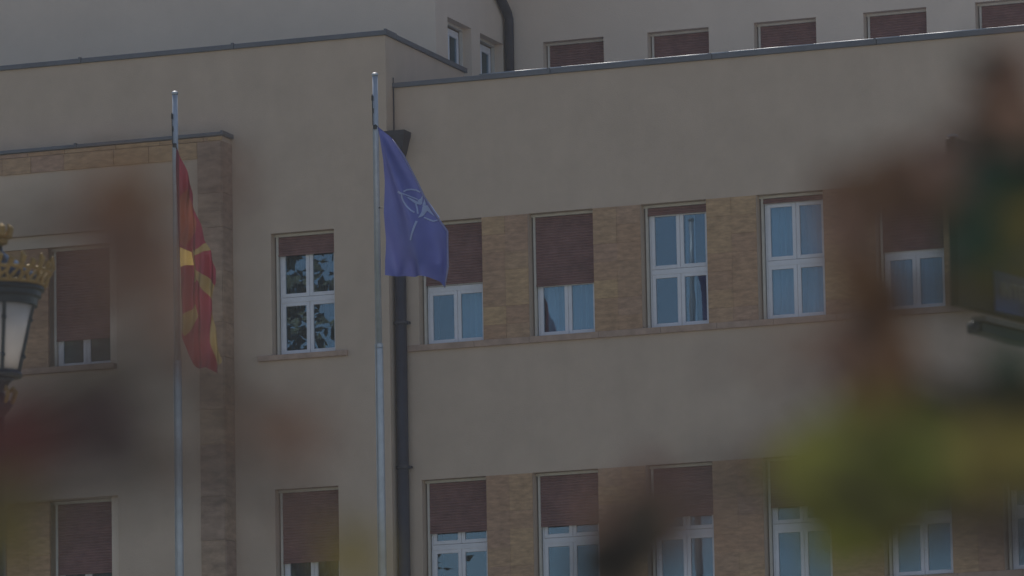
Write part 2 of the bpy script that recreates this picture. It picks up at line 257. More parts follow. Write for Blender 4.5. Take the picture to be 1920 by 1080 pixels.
LEAVES_R = [([-1.223, 3.571, 2.038], 0.022, 'brown'),([-1.275, 3.55, 2.059], 0.019, 'brown'),([-1.171, 3.573, 2.149], 0.022, 'brown'),([-1.151, 3.577, 2.169], 0.017, 'brown'),([-1.273, 4.248, 2.365], 0.053, 'rust'),([-1.328, 4.236, 2.339], 0.049, 'brown'),([-1.25, 4.253, 2.376], 0.04, 'brown'),([-1.32, 4.15, 2.227], 0.035, 'brown'),([-1.297, 4.156, 2.238], 0.039, 'brown'),([-1.499, 4.315, 2.138], 0.05, 'dark'),([-1.29, 4.067, 2.134], 0.093, 'lime'),([-1.26, 4.078, 2.119], 0.081, 'lime'),([-1.28, 4.075, 2.1], 0.059, 'lime'),([-1.23, 4.084, 2.144], 0.081, 'lime'),([-1.272, 4.121, 2.17], 0.064, 'olive'),([-1.222, 4.19, 2.156], 0.065, 'olive'),([-1.192, 4.198, 2.159], 0.056, 'olive'),([-1.305, 4.259, 2.237], 0.049, 'rust'),([-1.348, 4.257, 2.155], 0.089, 'lime'),([-1.316, 4.27, 2.131], 0.067, 'lime'),([-1.295, 4.271, 2.174], 0.084, 'olive'),([-1.328, 4.26, 2.178], 0.058, 'olive'),([-1.126, 3.57, 2.254], 0.022, 'rust'),([-1.1, 3.577, 2.26], 0.022, 'rust'),([-1.073, 3.583, 2.269], 0.022, 'brown'),([-1.129, 3.577, 2.211], 0.022, 'rust'),([-1.16, 3.579, 2.136], 0.017, 'brown'),([-1.246, 3.559, 2.072], 0.019, 'brown'),([-1.222, 3.57, 2.048], 0.017, 'brown'),([-1.042, 3.587, 2.297], 0.019, 'brown'),([-1.425, 4.493, 2.184], 0.112, 'lime'),([-1.383, 4.475, 2.182], 0.102, 'lime'),([-1.418, 4.5, 2.151], 0.089, 'lime'),([-1.386, 4.509, 2.154], 0.08, 'olive'),([-1.3, 4.562, 2.33], 0.019, 'olive'),([-1.303, 4.502, 2.373], 0.061, 'green'),([-1.288, 4.499, 2.414], 0.07, 'green'),([-1.27, 4.51, 2.38], 0.056, 'olive'),([-1.32, 4.555, 2.339], 0.038, 'olive'),([-1.418, 4.512, 2.417], 0.047, 'rust'),([-1.408, 4.519, 2.4], 0.057, 'rust'),([-1.336, 4.466, 2.203], 0.088, 'lime'),([-1.415, 4.442, 2.201], 0.065, 'olive'),([-1.376, 4.471, 2.227], 0.07, 'olive'),([-1.306, 4.526, 2.212], 0.08, 'olive'),([-1.275, 4.487, 2.176], 0.069, 'olive'),([-1.441, 4.491, 2.162], 0.042, 'lime'),([-1.507, 4.728, 2.209], 0.069, 'lime'),([-1.475, 4.742, 2.182], 0.064, 'lime'),([-1.522, 4.721, 2.231], 0.049, 'lime'),([-1.448, 4.746, 2.216], 0.074, 'olive'),([-1.406, 4.758, 2.223], 0.064, 'lime'),([-1.389, 4.764, 2.214], 0.059, 'olive'),([-1.364, 4.771, 2.213], 0.054, 'olive'),([-1.461, 4.735, 2.268], 0.069, 'olive'),([-1.446, 4.725, 2.364], 0.049, 'rust'),([-1.47, 4.713, 2.39], 0.039, 'brown'),([-1.469, 4.703, 2.451], 0.044, 'rust'),([-1.422, 4.714, 2.471], 0.039, 'brown'),([-1.395, 4.719, 2.484], 0.039, 'brown'),([-1.349, 4.732, 2.486], 0.054, 'dark'),([-1.341, 4.745, 2.43], 0.069, 'olive'),([-1.364, 4.743, 2.405], 0.054, 'green'),([-1.374, 4.745, 2.375], 0.044, 'olive'),([-1.352, 4.749, 2.387], 0.03, 'olive'),([-1.642, 4.583, 2.157], 0.053, 'dark'),([-1.616, 4.588, 2.187], 0.043, 'dark'),([-1.598, 4.598, 2.161], 0.043, 'brown'),([-1.656, 4.58, 2.136], 0.043, 'dark'),([-1.52, 4.616, 2.223], 0.029, 'brown'),([-1.461, 4.622, 2.32], 0.029, 'brown'),([-1.61, 4.586, 2.221], 0.024, 'purple'),([-1.325, 4.625, 2.528], 0.048, 'dark'),([-1.304, 4.63, 2.536], 0.039, 'brown'),([-1.339, 4.635, 2.457], 0.063, 'brown'),([-1.365, 4.63, 2.44], 0.063, 'rust'),([-1.302, 4.636, 2.506], 0.063, 'brown'),([-1.402, 4.618, 2.446], 0.058, 'rust'),([-1.341, 4.639, 2.431], 0.058, 'olive'),([-1.46, 4.723, 2.347], 0.054, 'rust'),([-1.479, 4.722, 2.321], 0.044, 'brown'),([-1.369, 4.744, 2.387], 0.049, 'olive'),([-1.437, 4.744, 2.259], 0.079, 'olive'),([-1.618, 4.591, 2.161], 0.072, 'dark'),([-1.635, 4.587, 2.14], 0.072, 'dark'),([-1.604, 4.592, 2.195], 0.048, 'brown'),([-1.556, 4.505, 2.17], 0.038, 'purple'),([-1.615, 4.484, 2.171], 0.033, 'brown'),([-1.314, 4.631, 2.515], 0.053, 'brown'),([-1.306, 4.537, 2.464], 0.052, 'dark'),([-1.282, 4.544, 2.467], 0.057, 'brown'),([-1.328, 4.535, 2.444], 0.043, 'brown'),([-1.42, 4.616, 2.429], 0.072, 'rust'),([-1.387, 4.626, 2.428], 0.072, 'rust'),([-1.438, 4.615, 2.4], 0.063, 'rust'),([-1.437, 4.622, 2.366], 0.058, 'rust'),([-1.451, 4.607, 2.426], 0.039, 'rust'),([-1.307, 4.647, 2.443], 0.072, 'green'),([-1.335, 4.645, 2.405], 0.058, 'olive'),([-1.32, 4.653, 2.388], 0.053, 'olive'),([-1.324, 4.642, 2.439], 0.043, 'green'),([-1.453, 4.728, 2.329], 0.074, 'rust'),([-1.414, 4.641, 2.289], 0.058, 'rust'),([-1.468, 4.729, 2.295], 0.049, 'rust'),([-1.552, 4.595, 2.297], 0.014, 'purple'),([-1.49, 4.733, 2.217], 0.123, 'lime'),([-1.455, 4.741, 2.238], 0.118, 'olive'),([-1.508, 4.825, 2.273], 0.09, 'olive'),([-1.417, 4.752, 2.237], 0.094, 'lime'),([-1.441, 4.75, 2.202], 0.074, 'olive'),([-1.466, 4.64, 2.179], 0.072, 'lime'),([-1.433, 4.65, 2.178], 0.053, 'olive'),([-1.375, 4.765, 2.235], 0.099, 'olive'),([-1.35, 4.771, 2.243], 0.069, 'lime'),([-1.428, 4.745, 2.272], 0.064, 'olive'),([-1.391, 4.757, 2.262], 0.064, 'brown'),([-1.352, 4.762, 2.304], 0.059, 'green'),([-1.372, 4.759, 2.283], 0.044, 'green'),([-1.327, 4.774, 2.273], 0.079, 'olive'),([-1.286, 4.65, 2.455], 0.097, 'green'),([-1.294, 4.667, 2.345], 0.058, 'olive')]
# ------------------------------------------------------------------ setting
g = build('ground', BX(-2500, 2500, -2500, 2500, -.3, 0), M['ground']); g['kind'] = 'structure'
g = build('lawn', BX(-110, 40, 62, 84, .006, .03), M['grass']); g['kind'] = 'structure'

# ------------------------------------------------------------------ the building
B = empty('government_building', (-38, 95, 0),
          'large beige plastered public building with brown stone piers, maroon roller shutters and stepped roof', 'building')
B.location = (0, 0, 0)
HEAD, SILLT, WW = 18.87, 16.755, 1.17
STO = 4.43
REC = .24                                  # depth of window recess
cols = [-37.38, -35.37, -33.345, -31.29, -29.22, -27.17, -25.12]

# shared window meshes -------------------------------------------------
def wp(bm): me = bpy.data.meshes.new('window_piece'); bm.to_mesh(me); bm.free(); return me
H = HEAD-SILLT
x0, x1 = .07, WW-.012                       # clear frame span inside the opening
midx = (x0+x1)/2
def frame_mesh():
    bm = bmesh.new()
    box(bm, x0, x0+.03, 0, .07, 0, H-.07); box(bm, x1-.03, x1, 0, .07, 0, H-.07)
    box(bm, x0+.03, x1-.03, 0, .07, 0, .03); box(bm, x0+.03, x1-.03, 0, .07, H-.13, H-.07)
    box(bm, x0+.03, x1-.03, -.014, .07, .93, 1.015)                       # transom
    return wp(bm)
def sash_mesh(wd, ht):
    bm = bmesh.new(); t = .064
    box(bm, 0, t, 0, .05, 0, ht); box(bm, wd-t, wd, 0, .05, 0, ht)
    box(bm, t, wd-t, 0, .05, 0, t); box(bm, t, wd-t, 0, .05, ht-t, ht)
    bmesh.ops.bevel(bm, geom=bm.edges[:], offset=.004, segments=1, affect='EDGES')
    return wp(bm)
sw = (x1-x0-.06)/2 - .005
sash_lo, sash_hi = (sw, .895), (sw, H-.13-1.02-.004)
ME = dict(frame=frame_mesh(), lo=sash_mesh(*sash_lo), hi=sash_mesh(*sash_hi))
ME['plo'] = wp(BX(.05, sw-.05, .022, .030, .05, .85)); ME['phi'] = wp(BX(.05, sw-.05, .022, .030, .05, sash_hi[1]-.05))
def rail_mesh():
    bm = bmesh.new(); box(bm, .028, .066, -.075, -.02, 0, H-.045); box(bm, WW-.034, WW-.004, -.075, -.02, 0, H-.045)
    box(bm, 0.0, WW, -.085, -.02, H-.045, H-.002); return wp(bm)
ME['rail'] = rail_mesh()
def shutter_mesh(L):
    bm = bmesh.new(); p = .047; n = max(1, int(round(L/p))); p = L/n
    for k in range(n):
        zt = H-.047-k*p; 
        vs = [(-.045, zt), (-.057, zt-p*.30), (-.057, zt-p*.78), (-.047, zt-p*.9), (-.046, zt-p)]
        a = [bm.verts.new((x0-.006, y, z)) for y, z in vs]; b = [bm.verts.new((x1-.022, y, z)) for y, z in vs]
        for i in range(4): bm.faces.new((a[i], a[i+1], b[i+1], b[i]))
    box(bm, x0-.006, x1-.022, -.068, -.040, H-.047-L-.03, H-.047-L)
    box(bm, x0-.006, x1-.022, -.040, -.036, H-.047-L, H-.047)
    return wp(bm)
def curtain_mesh(seed, a, b, z0=.03, z1=H-.1):
    r = random.Random(seed); bm = bmesh.new(); n = 70; prev = None
    f1, f2, ph = r.uniform(38, 60), r.uniform(14, 24), r.uniform(0, 6)
    for i in range(n+1):
        x = a+(b-a)*i/n; y = .045*math.sin(f1*x+ph+1.2*math.sin(f2*x))+.015*math.sin(f2*x)
        c = (bm.verts.new((x, .20+y, z0)), bm.verts.new((x, .20+y*.8, z1)))
        if prev: bm.faces.new((prev[0], c[0], c[1], prev[1]))
        prev = c
    return wp(bm)
BACK = wp(BX(-.25, WW+.25, 1.7, 1.75, -.4, H+.3))
shut_cache = {}
WSEED = [0]
def window(parent, loc, shut, curt=None, rz=0, glass='pane', cm='curtain'):
    """opening corner at loc (left, wall front, sill top); recess REC"""
    wn = sub('window', parent, loc, rz)
    y = REC
    link('frame', ME['frame'], M['white'], wn, (0, y, 0))
    xl, xr = x0+.033, midx+.003
    for (xx, zz, s, p) in ((xl, .036, 'lo', 'plo'), (xr, .036, 'lo', 'plo'), (xl, 1.022, 'hi', 'phi'), (xr, 1.022, 'hi', 'phi')):
        link('sash', ME[s], M['white'], wn, (xx, y-.008, zz))
        link('pane', ME[p], M[glass], wn, (xx, y-.008, zz))
    link('guide_rail', ME['rail'], M['rail'], wn, (0, y, 0))
    if shut:
        k = round(shut, 2)
        if k not in shut_cache: shut_cache[k] = shutter_mesh(k)
        link('shutter', shut_cache[k], M['shutter'], wn, (0, y, 0))
    WSEED[0] += 1
    for (a, b) in (curt or []):
        link('curtain', curtain_mesh(WSEED[0], a, b), M[cm], wn, (0, y, 0))  # left windows: an added grey sheet that lifts the dark, no real curtain
    return wn

def opening(x, ztop): return (x, x+WW, ztop-H, ztop)
def slabs(parent, xa, xb, za, zb, ncol, rowh, y, seed, mt='slab', th=.05, join=.003):
    """individual stone facing slabs, uneven proud, on plane y (front), between xa..xb"""
    r = random.Random(seed)
    cw = (xb-xa)/ncol
    for c in range(ncol):
        z = zb
        while z > za+.02:
            h = rowh*(2 if r.random() < .35 else 1)
            if z-h < za+.12: h = z-za
            pr = r.uniform(0, .005)
            bm = BX(xa+c*cw+join/2, xa+(c+1)*cw-join/2, y-pr, y+th, z-h+join/2, z-join/2)
            build('stone_slab', bm, M[mt], parent); z -= h

# right wing facade -----------------------------------------------------
YR, XE = 95.0, -14.0
ZTOP = 21.24
rows = [HEAD, HEAD-STO, HEAD-2*STO]
ops = [opening(x, z) for z in rows for x in cols]
build('wall', wall_bm(-37.79, XE, 0, ZTOP, .42, ops), M['plaster'], B, (0, YR, 0))
shU = [1.00, 1.16, .10, .05, 1.03, .6, .8]
shL = [.83, .83, .80, .75, .76, .70, .9]
LFT, RGT = (.10, .60), (.62, 1.16)
cuU = [[RGT], [(.1, .5), RGT], [(.64, .82)], [LFT, RGT], [LFT, RGT], [], []]
cuL = [[], [], [], [], [], [], []]
for i, x in enumerate(cols):
    window(B, (x, YR, rows[0]-H), shU[i], cuU[i])
    window(B, (x, YR, rows[1]-H), shL[i], cuL[i])
    window(B, (x, YR, rows[2]-H), .9, [])
# piers between windows, faced with stone slabs
for ri, zt in enumerate(rows[:2]):
    for i in range(len(cols)-1):
        pr = sub('pier', B, (0, 0, 0))
        slabs(pr, cols[i]+WW+.004, cols[i+1]-.004, zt-H+.004, zt-.004, 2, .31, YR-.016, 100*ri+i)
    # continuous stone sill course
    xs = [-37.62]; 
    while xs[-1] < XE-1.2: xs.append(xs[-1]+random.choice((1.0, 1.25, 1.1)))
    for a, b in zip(xs, xs[1:]):
        build('sill_stone', BX(a+.003, b-.003, YR-.05, YR+.24, zt-H-.105, zt-H-.001), M['sill'], B)
# coping of the right wing, in lengths with small raised joints
def coping_run(xa, xb, y, z0, step=2.9, h=.085, over=.045, depth=.46):
    a = xa
    while a < xb-.1:
        b = min(a+step, xb)
        bm = bmesh.new(); box(bm, a, b-.006, y-over, y+depth, z0, z0+h, bev=.006)
        box(bm, b-.05, b-.012, y-over-.008, y+depth, z0+h*.2, z0+h+.02)
        build('coping', bm, M['coping'], B); a = b
coping_run(-37.80, XE, YR, ZTOP)
bm = bmesh.new(); xx = -36.2
while xx < XE:
    tube(bm, [(xx, YR-.02, ZTOP+.098), (min(xx+1.5, XE), YR-.02, ZTOP+.098)], .014, 8); xx += 1.5
build('coping_sun_bead', bm, M['bright'], B, smooth=True)  # bead added for the sunlit line; it starts past the shaded stretch
build('roof', BX(-37.79, XE, YR+.42, 101.35, ZTOP-.35, ZTOP-.12), M['roof'], B)
build('lightning_conductor', (lambda b: (tube(b, [(-37.775, YR-.03, 21.42), (-37.775, YR-.03, 19)], .010, 6), b)[1])(bmesh.new()), M['pipe'], B)

# left block ------------------------------------------------------------
YL, XL = 94.67, -37.794
opsL = [opening(-39.965, HEAD-.045), opening(-39.945, HEAD-.045-STO), opening(-39.945, HEAD-.045-2*STO)]
build('wall', wall_bm(-58, XL, 0, 22.11, .42, opsL), M['plaster'], B, (0, YL, 0))
side = build('wall', wall_bm(.42, 3.74, 0, 22.11, .42, []), M['plaster'], B)
side.location = (XL, YL, 0); side.rotation_euler = (0, 0, math.pi/2)
coping_run(-58, XL+.045, YL, 22.11, depth=.46)
for k, (a, b) in enumerate(((.42, 2.1), (2.1, 3.80))):
    build('coping', BX(XL-.42, XL+.045, YL+a+.004, YL+b-.004, 22.11, 22.195, bev=.006), M['coping'], B)
build('roof', BX(-58, XL-.42, YL+.42, 97.9, 21.7, 21.85), M['roof'], B)
window(B, (-39.965, YL, HEAD-.045-H), .30, [(.08, 1.16)], cm='haze_grey')
window(B, (-39.945, YL, HEAD-.045-STO-H), 1.18, [(.08, 1.16)], cm='haze_grey')
window(B, (-39.945, YL, HEAD-.045-2*STO-H), .9, [])
for zt in (HEAD-.045, HEAD-.045-STO, HEAD-.045-2*STO):
    build('sill', BX(-40.22, -38.565, YL-.06, YL+.24, zt-H-.095, zt-H-.001, bev=.006), M['sill'], B)

# stone framed portal at the left -----------------------------------------
YP = 94.24
PX0, PX1 = -55.0, -40.69
pwall = [(-46.0, -42.69, 0, 19.06)]
build('wall', wall_bm(PX0, PX1, 0, 20.50, YL-YP-.004, [(-46.1, -42.69, 14.95, 19.06), (-46.1, -42.69, 10.4, 14.42), (-46.1, -42.69, 6, 10)]), M['plaster'], B, (0, YP+.02, 0))
# stone border: top band of two courses, right column front and return
tb = sub('portal_band', B)
slabs_r = random.Random(5)
a = PX0
while a < PX1-.46:
    b = min(a+slabs_r.uniform(.55, .95), PX1-.45)
    if PX1-.45-b < .25: b = PX1-.45
    build('stone_slab', BX(a+.004, b-.004, YP-slabs_r.uniform(0, .008), YP+.019, 20.16, 20.44), M['slab'], tb)
    a = b
a = PX0
while a < PX1-.3:
    b = min(a+slabs_r.uniform(.7, 1.1), PX1-.25)
    build('stone_slab', BX(a+.004, b-.004, YP-.012, YP+.019, 20.452, 20.515), M['slab'], tb)
    a = b if b < PX1-.26 else PX1
pc = sub('portal_column', B)
z = 20.44
while z > 0:
    h = slabs_r.choice((.6, .9, .75)); h = min(h, z)
    build('stone_slab', BX(PX1-.445, PX1-.002, YP-slabs_r.uniform(0, .008), YP+.019, z-h+.004, z-.004), M['slab_red'], pc)
    build('stone_slab', BX(PX1+.001, PX1+.02, YP+.004, YL-.004, z-h+.004, z-.004), M['slab_red'], pc)
    z -= h
build('stone_slab', BX(PX1-.25, PX1+.02, YP-.012, YP+.019, 20.452, 20.515), M['slab'], pc)
coping_run(PX0, PX1+.06, YP, 20.53, h=.06, depth=.43)
build('soffit', BX(PX0, PX1, YP+.02, YL-.003, 20.502, 20.528), M['plaster'], B)
# recessed window bays of the portal (bay back wall sits a hand deeper)
for zt in (18.84, 18.84-STO, 18.84-2*STO):
    build('bay_lintel', BX(-46.09, -42.695, YP+.10, YL-.005, zt, zt+.215), M['plaster_pale'], B)
    build('bay_jamb', BX(-42.86, -42.695, YP+.12, YL-.005, zt-H-.10, zt-.003), M['plaster_pale'], B)
# windows of the bay stand in front of the block wall
for k, zt in enumerate((18.84, 18.84-STO)):
    for j, x in enumerate((-44.03, -46.02)):
        window(B, (x, YP+.13, zt-H), (1.55, 1.2)[k], [(.08, 1.16)], cm='haze_grey')
        if j == 0:
            p2 = sub('pier', B)
            slabs(p2, -44.85, -44.04, zt-H+.004, zt-.004, 2, .31, YP+.13, 300+k)
    build('sill_stone', BX(-46.0, -42.74, YP-.04, YP+.13+.20, zt-H-.10, zt-H-.003), M['sill'], B)
    build('bay_apron', BX(-46.09, -42.695, YP+.024, YL-.005, zt-H-.62, zt-H-.104), M['plaster'], B)
build('bay_apron', BX(-46.09, -42.695, YP+.024, YL-.005, 14.60, 16.104), M['plaster'], B)

# upper tower: front wall at the left, side wall with two windows, rear wall with a row ----------------
XT, YT, YB, ZT, ZR = -38.1, 97.85, 101.35, 28.0, 25.4
HB = 23.156
build('wall', wall_bm(-58, XT, 21.6, ZT, .4, []), M['plaster_pale'], B, (0, YT, 0))
so = [(98.43-YT, 98.43-YT+WW, HB-H, HB), (100.04-YT, 100.04-YT+WW, HB-H, HB)]
sw_ = build('wall', wall_bm(.4, YB-YT, 20.6, ZT, .4, so), M['plaster_pale'], B)
sw_.location = (XT, YT, 0); sw_.rotation_euler = (0, 0, math.pi/2)
for yy in (98.43, 100.04):
    window(B, (XT, yy, HB-H), .0, [(.1, 1.16)], rz=math.pi/2)
build('wall', wall_bm(XT, XE, 20.6, ZR, .4, [opening(x, HB) for x in cols]), M['plaster_pale'], B, (0, YB, 0))
for x in cols: window(B, (x, YB, HB-H), 1.9, [])
build('roof', BX(-58, XT, YT+.05, 115, ZT+.001, ZT+.3), M['coping'], B)
build('roof', BX(XT, XE, YB+.05, 115, ZR+.001, ZR+.3), M['coping'], B)
build('wall', BX(XT-.4, XT-.002, YB+.41, 114.9, ZR-.5, ZT), M['plaster_pale'], B)
build('rear_wall', BX(-58, XE, 115, 115.4, 0, ZR), M['plaster'], B)
build('end_wall', BX(XE-.4, XE, YR+.43, 114.99, 0, ZTOP-.4), M['plaster'], B)
build('end_wall', BX(XE-.4, XE, YB+.41, 114.99, ZTOP-.39, ZR), M['plaster'], B)
build('end_wall', BX(-58, -57.6, YL+.43, 114.99, 0, 21.6), M['plaster'], B)
build('end_wall', BX(-58, -57.6, YT+.41, 114.99, 21.65, ZT), M['plaster'], B)
# dark rooms behind the windows
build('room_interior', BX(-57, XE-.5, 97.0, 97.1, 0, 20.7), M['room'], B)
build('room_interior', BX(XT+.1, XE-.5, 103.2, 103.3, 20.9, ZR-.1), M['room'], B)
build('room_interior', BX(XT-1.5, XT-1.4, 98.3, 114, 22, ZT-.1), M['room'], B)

# downpipe in the corner, hopper head and collars
bm = bmesh.new(); tube(bm, [(-37.665, YR-.12, 20.06), (-37.675, YR-.12, 0)], .098, 16)
dp = build('downpipe', bm, M['pipe'], B, smooth=True)
for zc in (17.14, 14.66, 12.2, 9.7):
    bm = bmesh.new(); lathe(bm, [(.112, zc-.03), (.122, zc-.025), (.122, zc+.02), (.112, zc+.03)], 18, (-37.667, YR-.12))
    box(bm, -37.56, -37.52, YR-.16, YR-.05, zc-.02, zc+.02); build('collar', bm, M['pipe'], dp)
bm = bmesh.new()
def ring(xa, xb, ya, yb, z): return [bm.verts.new(p) for p in ((xa, ya, z), (xb, ya, z), (xb, yb, z), (xa, yb, z))]
r1 = ring(-37.86, -37.47, YR-.34, YR-.01, 20.44); r2 = ring(-37.85, -37.48, YR-.33, YR-.01, 20.36); r3 = ring(-37.76, -37.57, YR-.22, YR-.01, 20.03)
r0 = ring(-37.83, -37.50, YR-.31, YR-.04, 20.44); rb = ring(-37.78, -37.55, YR-.25, YR-.04, 20.2)
for A, Bq in ((r3, r2), (r2, r1), (r1, r0), (r0, rb)):
    for k in range(4): bm.faces.new((A[k], A[(k+1) % 4], Bq[(k+1) % 4], Bq[k]))
bm.faces.new(rb); bm.faces.new(r3[::-1]); bmesh.ops.recalc_face_normals(bm, faces=bm.faces[:])
build('hopper', bm, M['pipe'], B)
# upper downpipe in the inner corner of the tower
bm = bmesh.new()
tube(bm, [(-37.99, YB-.11, 20.9), (-37.99, YB-.11, 23.62), (-38.0, YB-.16, 23.72), (-38.0, YB-.95, 24.25), (-38.0, YB-1.6, 24.7), (-38.0, YB-1.6, 27.6)],
     [.085, .085, .09, .09, .085, .085], 16)
build('downpipe', bm, M['pipe'], B, smooth=True)

# ------------------------------------------------------------------ flagpoles
def flagpole(x, y, top, label, group):
    t = empty('flagpole', (x, y, 0), label, 'flagpole', group)
    st = top-4.35
    bm = bmesh.new(); lathe(bm, [(.075, 0), (.066, st-.03), (.062, st)], 20); build('lower_pole', bm, M['alu'], t, smooth=True)
    bm = bmesh.new(); lathe(bm, [(.068, st+.001), (.068, st+.06)], 20); build('collar', bm, M['alu'], t)
    bm = bmesh.new(); lathe(bm, [(.052, st+.061), (.046, top-.9), (.043, top)], 18); build('upper_pole', bm, M['alu'], t, smooth=True)
    bm = bmesh.new(); lathe(bm, [(.046, top+.001), (.052, top+.01), (.052, top+.04), (.03, top+.06)], 18); build('cap', bm, M['bright'], t)
    bm = bmesh.new(); box(bm, -.040, -.018, -.07, -.04, top-.40, top-.32); box(bm, -.032, -.014, -.065, -.04, top-.60, top-.52)
    tube(bm, [(-.03, -.055, top-.30), (-.022, -.06, top-.8)], .009, 6); build('pulley', bm, M['black'], t)
    bm = bmesh.new(); box(bm, -.01, .04, -.09, -.04, top-.86, top-.80); build('clip', bm, M['black'], t)
    bm = bmesh.new(); tube(bm, [(-.02, -.062, top-.85), (-.028, -.082, 12), (-.02, -.085, 1.2)], .007, 6); build('halyard', bm, M['rope'], t)
    bm = bmesh.new(); lathe(bm, [(.22, .0), (.22, .03), (.09, .06), (.08, .12)], 20); build('base_plate', bm, M['alu'], t)
    return t
GP = 'flagpoles in front of the building'
flagpole(-38.355, 87.0, 19.80, 'tall silver flagpole carrying the red and yellow flag, left of the two clear poles', GP)
flagpole(-35.156, 87.6, 19.93, 'tall silver flagpole carrying the navy blue flag, beside the dark corner downpipe', GP)

# ------------------------------------------------------------------ flags
def inside(p, poly):
    x, y = p; c = False
    for i in range(len(poly)):
        x1, y1 = poly[i]; x2, y2 = poly[i-1]
        if (y1 > y) != (y2 > y) and x < (x2-x1)*(y-y1)/(y2-y1)+x1: c = not c
    return c
def nato_y(x, z):
    dx, dz = x+35.14, 19.20-z                 # folds fan out from the top tie
    r_ = math.hypot(dx, dz); th = math.atan2(dx, max(dz, .01)); h = max(0, x+35.10); a = min(1, h/.22)
    f = .10*math.sin(12*th+.4)+.04*math.sin(27*th+.7*r_)+.02*math.sin(9*x+6*z)
    rim = .05*math.exp(-max(0, z-16.8)*5)*math.sin(16*x)
    return 87.53 + a*(f*min(1.3, .35+.4*r_)+rim) - .12*h + .04*h*math.sin(2.2*z)
def mk_y(x, z):
    h = max(0, x+38.30); a = min(1, h/.12)
    return 86.93 + a*(.07*math.sin(20*x+.9*z)+.035*math.sin(41*x-1.6*z)+.02*math.sin(9*z)) - .05*h
def cloth_sheet(poly, yf, step, regions=None, th=.004):
    """sheet cut to an outline: grid cells whose corners are pulled onto the outline"""
    from mathutils.geometry import delaunay_2d_cdt
    n = len(poly); pts = []; loops = []
    dens = []
    for i in range(n):
        a, b = Vector(poly[i]), Vector(poly[(i+1) % n]); k = max(1, int((b-a).length/step))
        dens += [a.lerp(b, j/k) for j in range(k)]
    verts = dens[:]; edges = [(i, (i+1) % len(dens)) for i in range(len(dens))]
    for rg in (regions or []):
        s = len(verts); k = 0; seg = []
        for i in range(len(rg)):
            a, b = Vector(rg[i]), Vector(rg[(i+1) % len(rg)]); kk = max(1, int((b-a).length/step))
            seg += [a.lerp(b, j/kk) for j in range(kk)]
        verts += seg; edges += [(s+i, s+(i+1) % len(seg)) for i in range(len(seg))]
    xs = [p.x for p in dens]; zs = [p.y for p in dens]
    x = min(xs)
    while x < max(xs):
        z = min(zs)
        while z < max(zs):
            if inside((x, z), poly): verts.append(Vector((x, z)))
            z += step
        x += step
    vs, es, fs, *_ = delaunay_2d_cdt(verts, edges, [], 0, 1e-4)
    bm = bmesh.new(); V = [bm.verts.new((v[0], yf(v[0], v[1]), v[1])) for v in vs]
    for f in fs:
        c = sum((vs[i] for i in f), Vector((0, 0)))/len(f)
        if not inside(c, poly): continue
        fc = bm.faces.new([V[i] for i in f]); fc.smooth = True
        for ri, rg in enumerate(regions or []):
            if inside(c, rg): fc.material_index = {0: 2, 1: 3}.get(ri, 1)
    for v in [v for v in bm.verts if not v.link_faces]: bm.verts.remove(v)
    bmesh.ops.recalc_face_normals(bm, faces=bm.faces[:])
    return bm
def center(o, c):
    me = o.data; me.transform(Matrix.Translation(-Vector(c))); o.location = c
fl = empty('navy_flag', (-35.10, 87.6, 19.12), 'navy blue flag with a pale compass star emblem hanging from the second silver pole', 'flag')
def to_local(o, c):
    o.data.transform(Matrix.Translation(-Vector(c)))
o = build('flag_cloth', cloth_sheet(NATO_OUT, nato_y, .035), M['navy'], fl); to_local(o, fl.location)
sm = bmesh.new()
for pts, wd in EMB_LINES:
    P = [Vector(p) for p in pts]; Q = []
    for a, b in zip(P, P[1:]): Q += [a.lerp(b, k/3) for k in range(3)]
    Q.append(P[-1])
    for sgn in (-1, 1):
        pv = None
        for i, q in enumerate(Q):
            d = (Q[min(i+1, len(Q)-1)]-Q[max(i-1, 0)]).normalized(); nn = Vector((-d.y, d.x))*wd*.62
            c = [sm.verts.new((r.x, nato_y(r.x, r.y)+sgn*.006, r.y)) for r in (q+nn, q-nn)]
            if pv: sm.faces.new((pv[0], pv[1], c[1], c[0]))
            pv = c
for pl in EMB_POLYS:
    c = sum((Vector(p) for p in pl), Vector((0, 0)))/len(pl)
    for sgn in (-1, 1):
        cv = sm.verts.new((c.x, nato_y(c.x, c.y)+sgn*.006, c.y))
        rg = []
        for i in range(len(pl)):
            a, b = Vector(pl[i]), Vector(pl[(i+1) % len(pl)])
            rg += [sm.verts.new((q.x, nato_y(q.x, q.y)+sgn*.006, q.y)) for q in (a, a.lerp(b, .5))]
        for i in range(len(rg)): sm.faces.new((cv, rg[i], rg[(i+1) % len(rg)]))
hm = bmesh.new(); tube(hm, [(x-.004, nato_y(x, z)-.012, z-.004) for x, z in NATO_OUT[1:12]], [.006]+[.016]*9+[.008], 8)  # rolled edge added to carry the sunlit rim
o = build('rim', hm, M['rim'], fl, smooth=True); to_local(o, fl.location)
o = build('star_emblem', sm, M['emblem'], fl); to_local(o, fl.location)
bm = bmesh.new(); tube(bm, [(-35.14, 87.53, 19.14), (-35.10, nato_y(-35.10, 19.10), 19.105)], .009, 6)
tube(bm, [(-35.10, 87.53, 17.8), (-35.04, 87.55, 17.8)], .009, 6)
o = build('tie', bm, M['black'], fl); to_local(o, fl.location)
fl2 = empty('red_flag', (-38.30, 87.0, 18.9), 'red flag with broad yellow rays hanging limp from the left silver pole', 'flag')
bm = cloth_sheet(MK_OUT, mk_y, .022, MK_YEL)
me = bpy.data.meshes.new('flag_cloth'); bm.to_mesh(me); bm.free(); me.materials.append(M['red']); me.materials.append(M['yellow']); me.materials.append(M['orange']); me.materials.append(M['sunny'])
o = link('flag_cloth', me, None, fl2); to_local(o, fl2.location)
